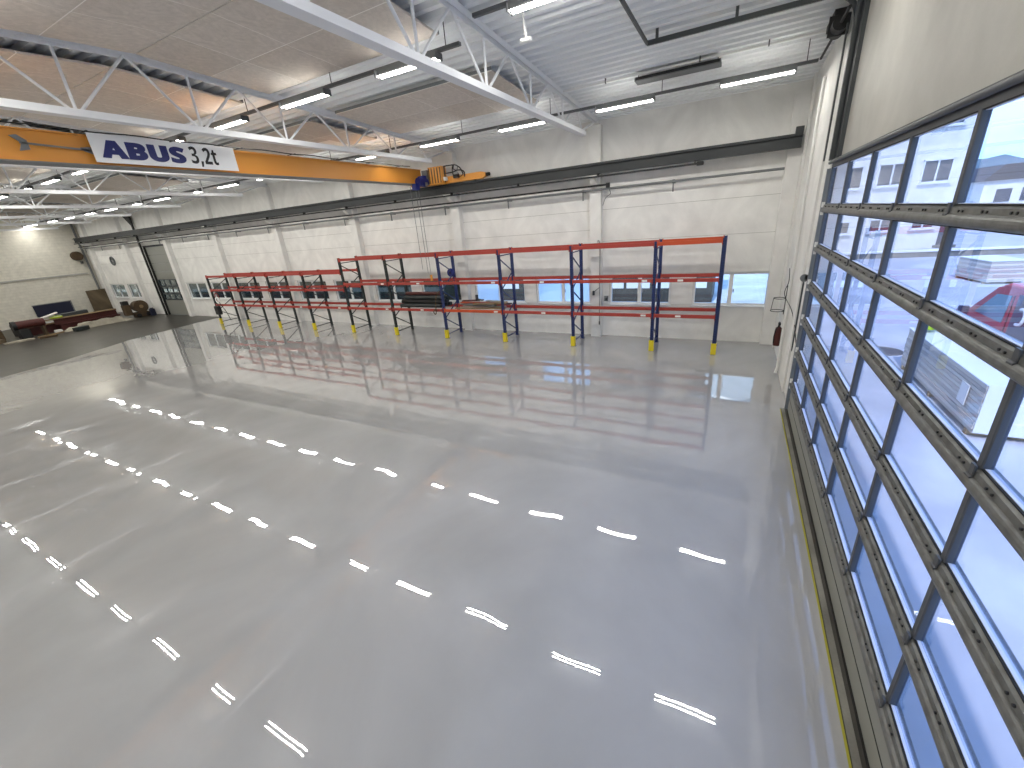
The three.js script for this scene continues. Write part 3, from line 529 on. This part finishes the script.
{ // fittings on the pier
  solid('downpipe', tube([V(1.30, 6.6, -12.2), V(1.30, 4, -12.2), V(1.30, 2, -12.15), V(1.30, 0.5, -12.1), V(1.3, 0.22, -12.1), V(1.27, 0.08, -12.05)], 0.032, 40, 10), M.column, 'white downpipe on the pier beside the glazed door', 'pipe');
  solid('switch_plate', CB(0.03, 0.14, 0.1, 1.39, 2.62, -13.7, 0.008), M.whitePlastic, 'small white switch plate on the pier', 'switch');
  solid('wall_cable', tube([V(1.38, 2.55, -13.65), V(1.34, 2.3, -13.0), V(1.22, 2.1, -12.3), V(1.34, 1.85, -11.6), V(1.38, 1.6, -10.9), V(1.40, 1.3, -10.4)], 0.009, 40, 6), M.black, 'black cable slung across the pier from the switch plate', 'cable');
  const w = group('wire_holder', [1.40, 1.4, -13.6], 'empty dark wire holder on the pier', 'holder');
  mesh('ring', new THREE.TorusGeometry(0.14, 0.01, 6, 20).rotateX(Math.PI / 2).translate(-0.15, 0.35, 0), M.black, w); mesh('ring', new THREE.TorusGeometry(0.16, 0.01, 6, 20).rotateX(Math.PI / 2).translate(-0.17, 0.0, 0), M.black, w);
  mesh('upright_wire', [rod(V(-0.005, -0.1, 0), V(-0.005, 0.7, 0), 0.01, 6), rod(V(-0.29, 0.35, 0), V(-0.32, 0, 0), 0.008, 6)], M.black, w);
  const e = group('fire_extinguisher', [1.27, 0.6, -12.85], 'dark red fire extinguisher hung low on the pier', 'extinguisher');
  const pr = [[0, 0], [0.075, 0], [0.085, 0.02], [0.085, 0.42], [0.07, 0.49], [0.03, 0.53], [0.025, 0.58], [0, 0.58]].map((p) => new THREE.Vector2(...p));
  mesh('cylinder', new THREE.LatheGeometry(pr, 20), M.redSteel, e); mesh('valve', [CB(0.05, 0.05, 0.16, 0, 0.61, 0.03, 0.008), CB(0.02, 0.02, 0.14, 0, 0.65, 0.05, 0.004)], M.black, e); mesh('hose', tube([V(0, 0.6, 0.1), V(-0.06, 0.5, 0.14), V(-0.09, 0.3, 0.1), V(-0.08, 0.08, 0.05)], 0.014, 16, 6), M.black, e); mesh('wall_bracket', BX(0.08, 0.135, 0.2, 0.36, -0.03, 0.03), M.black, e);
  const hb = group('hanging_tool', [1.40, 0.12, -12.9], 'black scraper hanging low on the pier below the extinguisher', 'tool');
  mesh('handle', rod(V(-0.03, 0.0, 0), V(-0.03, 0.42, 0), 0.018, 8), M.black, hb); mesh('hook', tube([V(-0.03, 0.4, 0), V(-0.03, 0.5, 0.04), V(-0.02, 0.46, 0.1)], 0.012, 10, 6), M.black, hb);
}
{ // services on the first column
  const h = group('air_hose', [-4.4, 0, -14.93], 'thin grey air hose looped down the first column behind the racks', 'hose');
  mesh('hose_line', tube([V(0.1, 3.42, 0.02), V(0.12, 3.52, 0.03), V(0.16, 3.42, 0.03), V(0.16, 2, 0.03), V(0.15, 0.6, 0.03)], 0.012, 40, 6), M.greyPaint, h);
  mesh('nozzle', rod(V(0.15, 0.6, 0.03), V(0.15, 0.48, 0.03), 0.022, 8), M.black, h);
  mesh('tap', [CB(0.07, 0.16, 0.08, -0.06, 1.66, 0.04, 0.01), rod(V(-0.02, 1.72, 0.06), V(0.16, 1.86, 0.06), 0.012, 6)], M.darkSteel, h);
  const b = group('power_socket', [-4.06, 1.42, ZB], 'grey power socket on the wall beside the first column', 'socket');
  mesh('socket_body', CB(0.14, 0.18, 0.1, 0, 0, 0.05, 0.015), M.greyPaint, b); mesh('cover', CB(0.09, 0.09, 0.03, 0.02, -0.02, 0.11, 0.01), M.darkSteel, b);
}
// ---------------------------------------------------------------- things under the roof near the door
{
  const h = group('radiant_heater', [-1.6, 0.04, -11.97], 'grey ceiling heater panel above the first strip light', 'heater');
  mesh('tray', [BX(-0.92, 0.92, 7.14, 7.16, -0.26, 0.12), BX(-0.92, 0.92, 7.16, 7.22, -0.26, -0.24), BX(-0.92, -0.9, 7.14, 7.22, -0.26, 0.12), BX(0.9, 0.92, 7.14, 7.22, -0.26, 0.12)], M.greyPaint, h);
  mesh('burner', rod(V(-0.85, 7.2, -0.1), V(0.85, 7.2, -0.1), 0.04, 10), M.black, h);
  mesh('black_back', BX(-0.9, 0.9, 7.16, 7.22, 0.06, 0.12), M.black, h);
  for (const x of [-0.85, 0.85]) mesh('hanger', rod(V(x, 7.2, 0), V(x, 7.29, 0), 0.01, 6), M.darkSteel, h);
  const p = group('sprinkler_pipe', [0, 0, -11.8], 'thin white pipe under the roof deck near the glazed door', 'pipe');
  mesh('pipe_run', rod(V(-4.3, 7.3, 0), V(1.2, 7.3, 0), 0.026, 8), M.whitePlastic, p);
  for (const x of [-3.2, -1.1, 0.2]) mesh('clip', BX(x - 0.012, x + 0.012, 7.26, roofY(-11.8) - 0.003, -0.03, 0.03), M.darkSteel, p);
  const s = group('ceiling_sensor', [-3.57, -0.06, -7.97], 'small white sensor hanging from the roof deck', 'sensor');
  mesh('stem', rod(V(0, 7.65, 0), V(0, 7.48, 0), 0.018, 6), M.whitePlastic, s); mesh('arm', tube([V(0, 7.5, 0), V(0.0, 7.4, -0.04), V(-0.02, 7.32, -0.1)], 0.03, 12, 6), M.whitePlastic, s); mesh('head', CB(0.2, 0.06, 0.09, -0.02, 7.29, -0.1, 0.012), M.whitePlastic, s);
}

// ---------------------------------------------------------------- clutter at the far end
{
  const beamLong = (z0, z1, x, y, w, h, m, label) => solid('steel_section', [BX(x - w / 2, x + w / 2, y, y + 0.03, z0, z1), BX(x - w / 2, x + w / 2, y + h - 0.03, y + h, z0, z1), BX(x - 0.03, x + 0.03, y + 0.03, y + h - 0.03, z0, z1)], m, label, 'steel beam', 'steel sections stacked at the far end');
  beamLong(-13.2, -10.0, -39.3, 0.0, 0.3, 0.42, M.redSteel, 'dark red steel section lowest in the far stack');
  beamLong(-13.1, -9.8, -39.35, 0.42, 0.28, 0.36, M.redSteel, 'dark red steel section on top of the far stack');
  beamLong(-12.6, -8.6, -39.8, 0.0, 0.3, 0.5, M.redSteel, 'dark red steel section behind the far stack');
  solid('long_plank', BX(-39.5, -39.2, 0.79, 0.84, -13.1, -9.4), M.timber, 'long timber plank lying on the red steel stack', 'plank');
  solid('long_plank', BX(-40.0, -39.75, 0.5, 0.56, -12.9, -8.3), M.timber, 'long timber plank behind the red steel stack', 'plank');
  { // pale crumpled insulation sheet in front
    const g = new THREE.PlaneGeometry(0.9, 3.7, 14, 60).rotateX(-Math.PI / 2), p = g.attributes.position;
    for (let i = 0; i < p.count; i++) { const x = p.getX(i), z = p.getZ(i), e = Math.min(1, (0.45 - Math.abs(x)) * 5) * Math.min(1, (1.85 - Math.abs(z)) * 3); p.setY(i, 0.015 + e * Math.max(0, (z > -1.2 ? 0.34 : 0.12) + 0.28 * fbm(x * 1.6, 4, z * 1.2, 3) - (z > 1.1 ? 0.15 : 0))); }
    g.computeVertexNormals(); g.translate(-38.4, 0, -11.7); solid('insulation_sheet', metric(g), M.pale, 'pale crumpled insulation sheet on the floor before the red steel', 'sheet');
  }
  const roll = group('membrane_roll', [-38.9, 0.0, -8.55], 'dark red membrane roll with a black end at the far left', 'roll');
  mesh('roll_body', [rod(V(0, 0.84, 0.55), V(0, 0.82, -0.7), 0.24, 20)], M.redSteel, roll); mesh('roll_end', [rod(V(0, 0.84, 0.72), V(0, 0.84, 0.55), 0.27, 20), CB(0.6, 0.58, 0.5, 0, 0.29, 0.35, 0.04)], M.black, roll); mesh('trestle', [CB(0.5, 0.58, 0.12, 0, 0.29, -0.55, 0.02)], M.brown, roll);
  const mach = group('mixing_machine', [-39.0, 0, -14.35], 'brown mixing machine with a round drum by the back wall', 'machine');
  mesh('drum', [rod(V(0.4, 0.75, 0), V(-0.35, 0.75, 0), 0.45, 24, 0.38)], M.brown, mach); mesh('hub', rod(V(0.4, 0.75, 0), V(0.46, 0.75, 0), 0.12, 14), M.timber, mach); mesh('stand', [CB(0.7, 0.34, 0.8, 0, 0.17, 0, 0.03), CB(0.5, 0.75, 0.4, 0, 0.6, 0.75, 0.04)], M.brown, mach); mesh('motor', CB(0.4, 0.3, 0.35, 0, 1.1, 0.75, 0.03), M.black, mach);
  for (const z of [-0.3, 0.3]) mesh('wheel', rod(V(0.36, 0.14, z), V(0.44, 0.14, z), 0.14, 16), M.rubber, mach);
  solid('jerrycan', [CB(0.3, 0.5, 0.3, -38.2, 0.25, -14.75, 0.04), CB(0.06, 0.06, 0.2, -38.2, 0.53, -14.75, 0.01)], M.navyBoard, 'dark blue canister beside the brown machine', 'canister');
  const nb = group('wall_board', [-46.25, 0.5, -11.85], 'dark navy board with grey frame leaning on the far wall', 'board');
  mesh('board_face', BX(-0.03, 0.03, 0, 0.85, -1.05, 1.05), M.navyBoard, nb); mesh('board_frame', [BX(-0.02, 0.05, 0, 0.9, -1.12, -1.05), BX(-0.02, 0.05, 0.85, 0.9, -1.12, 1.08)], M.greyPaint, nb); mesh('leg', [BX(-0.03, 0.03, -0.5, 0, -1.0, -0.9), BX(-0.03, 0.03, -0.5, 0, 0.9, 1.0)], M.greyPaint, nb);
  const hv = group('safety_vest', [-39.4, 0.86, -10.0], 'bright yellow safety vest dropped on the red steel', 'vest');
  mesh('vest_cloth', new THREE.SphereGeometry(0.3, 18, 10).scale(0.7, 0.28, 1.1).translate(0, 0.06, 0), M.hivis, hv); mesh('reflective_band', new THREE.TorusGeometry(0.2, 0.03, 6, 20).rotateX(Math.PI / 2).scale(0.9, 0.6, 1.3).translate(0, 0.1, 0), M.label, hv);
  solid('white_sheet', [bar(V(-39.3, 0.95, -9.1), V(-39.3, 1.2, -10.1), 0.3, 0.06)], M.label, 'white folded sheet propped beside the yellow vest', 'sheet');
  solid('paper_bag', CB(0.3, 0.2, 0.36, -38.55, 0.1, -9.6, 0.04), M.label, 'small white paper bag in front of the red steel', 'bag');
  solid('rubble_sack', [CB(0.8, 0.22, 0.7, -38.8, 0.11, -6.9, 0.06), CB(0.6, 0.2, 0.6, -39.1, 0.3, -6.7, 0.06)], M.cardboard, 'slumped brown sack at the left edge of the far clutter', 'sack');
  solid('cloth_strip', metric(new THREE.BoxGeometry(0.5, 0.08, 1.2, 2, 1, 4).rotateY(0.2).translate(-37.7, 0.04, -7.6)), M.pale, 'pale cloth strip on the floor beside the brown sack', 'cloth');
  const lump = (name, x, y, z, w, h, d, turn, m, label, cat) => solid(name, metric(new THREE.BoxGeometry(w, h, d).rotateY(turn).rotateX(0.02).translate(x, y + h / 2 + 0.01, z)), m, label, cat);
  lump('timber_offcut', -37.9, 0, -9.05, 0.14, 0.08, 1.3, 0.25, M.timber, 'bare timber offcut on the floor before the membrane roll', 'offcut');
  lump('timber_offcut', -37.0, 0, -8.7, 0.1, 0.1, 0.8, -0.6, M.brown, 'brown timber offcut on the floor before the membrane roll', 'offcut');
  lump('crate', -40.6, 0, -8.7, 0.8, 0.75, 1.0, 0.1, M.black, 'black crate behind the membrane roll', 'crate');
  lump('crate', -40.5, 0, -7.2, 0.9, 0.55, 0.9, -0.2, M.brown, 'brown crate behind the slumped sack', 'crate');
  lump('steel_plate', -40.8, 0, -11.2, 0.5, 0.95, 1.6, 0.05, M.darkSteel, 'dark steel box behind the yellow vest', 'box');
  lump('folded_tarp', -37.5, 0, -10.4, 0.4, 0.24, 0.7, 0.3, M.rackDark, 'dark folded tarpaulin on the floor before the insulation sheet', 'tarpaulin');
  const cab = group('cardboard_sheet', [-45.9, 0, -14.55], 'large brown board standing in the far corner', 'board');
  mesh('sheet', BX(-0.03, 0.03, 0.3, 1.95, -0.62, 0.6), M.cardboard, cab); mesh('trolley', [BX(-0.3, 0.3, 0.12, 0.3, -0.6, 0.6)], M.darkSteel, cab); for (const z of [-0.45, 0.45]) mesh('wheel', rod(V(-0.04, 0.07, z), V(0.04, 0.07, z), 0.07, 12), M.rubber, cab);
  const fan = group('wall_fan', [-42.4, 4.02, ZB], 'round grey ventilation grille high on the back wall', 'vent');
  mesh('ring', new THREE.TorusGeometry(0.3, 0.05, 8, 28).translate(0, 0, 0.04), M.greyPaint, fan); for (let k = -2; k <= 2; k++) mesh('slat', BX(-0.26 * Math.cos(k * 0.45), 0.26 * Math.cos(k * 0.45), k * 0.11 - 0.02, k * 0.11 + 0.02, 0.01, 0.04), M.darkSteel, fan);
  const fl = group('wall_reel', [-46.15, 4.6, -14.45], 'dark round cable reel high on the far wall', 'cable reel');
  mesh('drum', rod(V(-0.2, 0, 0), V(0.15, 0, 0), 0.34, 22), M.brown, fl); mesh('plug', CB(0.16, 0.2, 0.16, 0.1, -0.5, -0.1, 0.03), M.black, fl); mesh('arm', BX(-0.25, 0, -0.04, 0.04, -0.05, 0.05), M.black, fl);
  const dp = group('drain_pipe', [-46.3, 0, -14.95], 'grey downpipe in the far corner', 'pipe'); mesh('pipe_run', rod(V(0.03, 0, 0), V(0.03, 7.1, 0), 0.07, 10), M.greyPaint, dp);
  const ft = group('door_guide', [-36.95, 0, ZB + 0.16], 'black guide and bracket rising above the far grey door', 'door track'); mesh('guide', BX(-0.06, 0.06, 0, 6.9, -0.05, 0.05), M.black, ft); mesh('gusset', prism([[-0.9, 6.9], [0, 6.9], [0, 6.1]], 0.06, 'z', -0.03), M.black, ft);
}

// ---------------------------------------------------------------- the yard
solid('yard_ground', [BX(-90, 120, -0.5, -0.21, -160, 60)], M.yard, 'pale concrete yard outside the glazed door', 'ground', null, 'structure');
solid('yard_paving', [BX(1.62, 60, -0.21, -0.03, -60, 40), BX(-60, 1.62, -0.21, -0.03, -60, -15.45)], M.yard, 'pale concrete apron next to the hall', 'ground', null, 'structure');
{
  const a = Math.atan2(-0.35, -0.937); // facade runs to the left from its corner
  const g = group('office_building', [15.3, -0.03, -44.6], 'white two-storey building across the yard', 'building');
  g.rotation.y = a; // local +x runs along the facade
  const S = -1; // outward side of the facade in local z
  mesh('facade_wall', [BX(0.9, 22, 0, 12.5, 0, 9)], M.facade, g);
  mesh('parapet', BX(0.8, 22, 12.5, 12.8, -0.15, 9), M.frameWhite, g);
  const win = (x0, x1, y0, y1) => { const w = part('window', g); mesh('window_frame', [BX(x0, x1, y0, y0 + 0.1, -0.08, 0.02), BX(x0, x1, y1 - 0.1, y1, -0.08, 0.02), BX(x0, x0 + 0.1, y0, y1, -0.08, 0.02), BX(x1 - 0.1, x1, y0, y1, -0.08, 0.02), BX((x0 + x1) / 2 - 0.05, (x0 + x1) / 2 + 0.05, y0, y1, -0.08, 0.02)], M.frameWhite, w); mesh('pane', BX(x0 + 0.1, (x0 + x1) / 2 - 0.05, y0 + 0.1, y1 - 0.1, -0.04, -0.01), M.winGlassDark, w); mesh('pane', BX((x0 + x1) / 2 + 0.05, x1 - 0.1, y0 + 0.1, y1 - 0.1, -0.04, -0.01), M.winGlassDark, w); mesh('window_sill', BX(x0 - 0.1, x1 + 0.1, y0 - 0.08, y0, -0.2, 0), M.frameWhite, w); };
  for (let k = 0; k < 6; k++) { const x = 2.2 + k * 2.9; win(x, x + 1.95, 4.6, 6.15); win(x + 0.2, x + 1.8, 1.45, 2.4); win(x, x + 1.95, 8.2, 9.7); }
  const dr = part('loading_door', g); mesh('door_leaf', BX(1.0, 1.9, 0, 1.55, -0.06, 0), M.winGlassDark, dr); mesh('step', BX(0.95, 2.1, 0, 0.2, -0.6, 0), M.threshold, dr);
  const lw = group('low_wall', [13.2, -0.03, -38.3], 'low pale kerb wall before the white building', 'wall'); lw.rotation.y = 0.05;
  mesh('kerb', [BX(-14, 8, 0, 0.35, -0.2, 0.2)], M.threshold, lw); mesh('coping', BX(-14, 8, 0.35, 0.45, -0.28, 0.28), M.frameWhite, lw);
}
{ // distant houses and hill
  const house = (x, z, w, h, d, label, rf) => { const g = group('distant_house', [x, -0.03, z], label, 'building', 'distant houses'); mesh('house_wall', BX(-w / 2, w / 2, 0, h, -d / 2, d / 2), M.facade, g); mesh('roof', prism([[-w / 2 - 0.3, h], [w / 2 + 0.3, h], [w / 2 - 1, h + rf], [-w / 2 + 1, h + rf]], d + 0.6, 'z', -d / 2 - 0.3), M.roofDark, g); for (let k = 0; k < 5; k++) mesh('window', BX(-w / 2 + 1 + k * (w - 2) / 5, -w / 2 + 2.1 + k * (w - 2) / 5, h - 2, h - 0.8, d / 2, d / 2 + 0.05), M.winGlassDark, g); };
  house(27, -66, 11, 4.4, 8, 'distant white house with a dark roof beyond the boards', 1.4); house(40, -60, 9, 5.6, 8, 'distant tall white house right of the dark roof', 1.6);
  const g = new THREE.PlaneGeometry(150, 40, 60, 10).rotateX(-Math.PI / 2), p = g.attributes.position;
  for (let i = 0; i < p.count; i++) { const x = p.getX(i), z = p.getZ(i), t = Math.max(0, 1 - Math.abs(z) / 20); p.setY(i, -0.3 + t * (9 + 5 * fbm(x * 0.04, 1, z * 0.05, 4) + 3 * fbm(x * 0.3, 2, z * 0.3, 2))); }
  g.computeVertexNormals(); g.translate(70, 0, -125); solid('distant_hill', metric(g), M.hill, 'wooded hill behind the distant houses', 'hill', null, 'structure');
}
function boardStack(p, L, W, n, th, label, cat, wrapTop, turn = 0) { // L along z, W along x
  const g = group('board_stack', p, label, cat); g.rotation.y = turn;
  for (const z of [-L / 2 + 0.2, 0, L / 2 - 0.2]) mesh('bearer', BX(-W / 2, W / 2, 0, 0.1, z - 0.05, z + 0.05), M.timber, g);
  for (let k = 0; k < n; k++) mesh('board', BX(-W / 2 + rr(0, 0.02), W / 2 - rr(0, 0.02), 0.1 + k * th, 0.1 + (k + 1) * th - 0.012, -L / 2 + rr(0, 0.02), L / 2 - rr(0, 0.02)), k % 2 ? M.board : M.board2, g);
  const y = 0.1 + n * th;
  mesh('plastic_cover', [BX(-W / 2 - 0.01, W / 2 + 0.01, y, y + 0.02, -L / 2 - 0.01, L / 2 + 0.01), ...(wrapTop ? [BX(-W / 2 + 0.02, W / 2 + 0.012, 0.12, y, L / 2 + 0.004, L / 2 + 0.014)] : [])], M.wrap, g);
  return [g, y];
}
{
  const [s] = boardStack([4.72, -0.03, -11.6], 4.05, 1.14, 12, 0.078, 'large stack of boards right outside the glazed door', 'board stack', true);
  mesh('label_sheet', BX(-0.595, -0.582, 0.45, 0.85, 1.25, 1.55), M.label, s);
  for (const y of [0.35, 0.7]) mesh('tape', BX(-0.25, 0.1, y, y + 0.03, 2.04, 2.046), M.label, s);
  boardStack([10.75, -0.03, -27.9], 2.3, 1.3, 9, 0.1, 'white wrapped board stack farther out in the yard', 'board stack', false, 0.15);
  boardStack([13.1, -0.03, -27.6], 2.3, 1.3, 9, 0.1, 'white wrapped board stack behind the red van', 'board stack', false, 0.15);
  const hv = group('work_jacket', [4.4, 1.1, -13.3], 'yellow-green work jacket thrown on the board stack', 'jacket');
  mesh('jacket_body', new THREE.SphereGeometry(0.26, 18, 10).scale(0.8, 0.55, 1.0).translate(0, 0.1, 0), M.hivis, hv); mesh('sleeve', [tube([V(0.1, 0.12, 0.1), V(0.25, 0.1, 0.3), V(0.2, 0.06, 0.45)], 0.07, 12, 8)], M.hivis, hv);
  const mc = group('drain_cover', [4.15, -0.03, -15.0], 'round dark drain cover in the yard', 'drain cover'); mesh('cover', rod(V(0, 0, 0), V(0, 0.012, 0), 0.4, 28), M.roofDark, mc); mesh('ring', new THREE.TorusGeometry(0.42, 0.02, 6, 30).rotateX(Math.PI / 2), M.darkSteel, mc);
}
{ // red van, nose pointing away along the hall
  const v = group('red_van', [5.5, -0.03, -15.75], 'red van parked behind the large board stack', 'van'); v.rotation.y = -Math.PI / 2;
  const side = [[0, 0.35], [0, 0.9], [0.15, 1.08], [1.0, 1.28], [1.12, 1.34], [2.1, 2.02], [2.5, 2.16], [5.0, 2.18], [5.15, 2.0], [5.2, 0.35]];
  const g = new THREE.ExtrudeGeometry(new THREE.Shape(side.map((p) => new THREE.Vector2(...p))), { depth: 1.68, bevelEnabled: true, bevelThickness: 0.06, bevelSize: 0.05, bevelSegments: 2 }).translate(0, 0, -1.74);
  mesh('body', metric(g), M.vanRed, v);
  const pl = (pts, m, n, z = 0.0) => mesh(n, prism(pts, 0.012, 'z', z), m, v);
  pl([[1.45, 1.36], [2.2, 1.92], [2.78, 1.98], [2.7, 1.36]], M.vanGlass, 'side_window', 0.001);
  pl([[3.0, 0.55], [3.05, 2.05], [5.0, 2.08], [5.1, 0.55]], M.vanPanel, 'side_panel', 0.001);
  mesh('windscreen', bar(V(1.16, 1.4, -0.84), V(2.12, 2.07, -0.84), 1.5, 0.02), M.vanGlass, v);
  mesh('mirror', [CB(0.12, 0.22, 0.2, 1.3, 1.36, 0.17, 0.03)], M.vanPanel, v);
  mesh('door_seam', [BX(2.86, 2.88, 0.5, 2.0, 0.001, 0.006), BX(1.1, 1.12, 0.6, 1.3, 0.001, 0.006)], M.black, v);
  for (const x of [1.0, 4.2]) { mesh('wheel', rod(V(x, 0.33, -0.18), V(x, 0.33, 0.03), 0.33, 24), M.rubber, v); mesh('hub_cap', rod(V(x, 0.33, 0.03), V(x, 0.33, 0.05), 0.2, 18), M.galv, v); }
  mesh('emblem', tube([V(3.3, 1.78, 0.02), V(3.42, 1.8, 0.02), V(3.5, 1.66, 0.02), V(3.44, 1.5, 0.02), V(3.28, 1.46, 0.02)], 0.035, 20, 6), M.whitePlastic, v);
  mesh('bumper', CB(0.12, 0.25, 1.6, -0.03, 0.42, -0.84, 0.03), M.vanPanel, v); mesh('head_lamp', CB(0.1, 0.14, 0.3, 0.05, 0.88, -0.2, 0.02), M.whitePlastic, v);
}
{ // sheds behind the hall
  const shed = (x0, x1, z, h, label, m = M.shed) => { const g = group('storage_shed', [(x0 + x1) / 2, -0.03, z], label, 'shed', 'sheds behind the hall'); const L = x1 - x0; mesh('shed_wall', BX(-L / 2, L / 2, 0, h, -3, 0), m, g); mesh('shed_roof', BX(-L / 2 - 0.2, L / 2 + 0.2, h, h + 0.12, -3.2, 0.25), M.roofDark, g); const n = Math.max(2, Math.round(L / 1.3)); for (let k = 0; k < n; k++) mesh('shed_window', BX(-L / 2 + 0.2 + k * (L - 0.3) / n, -L / 2 + 0.05 + (k + 1) * (L - 0.3) / n, 0.76, 1.04, 0, 0.03), M.frameWhite, g); };
  shed(-6.2, -0.75, -21.5, 5.4, 'dark shed seen through the second window'); shed(-14.6, -10.6, -21.5, 5.4, 'dark shed seen through the half frosted window'); shed(-62, -15.5, -20.5, 7.0, 'long grey shed behind the far windows', M.shedPale);
}
renderer.render(scene, camera);
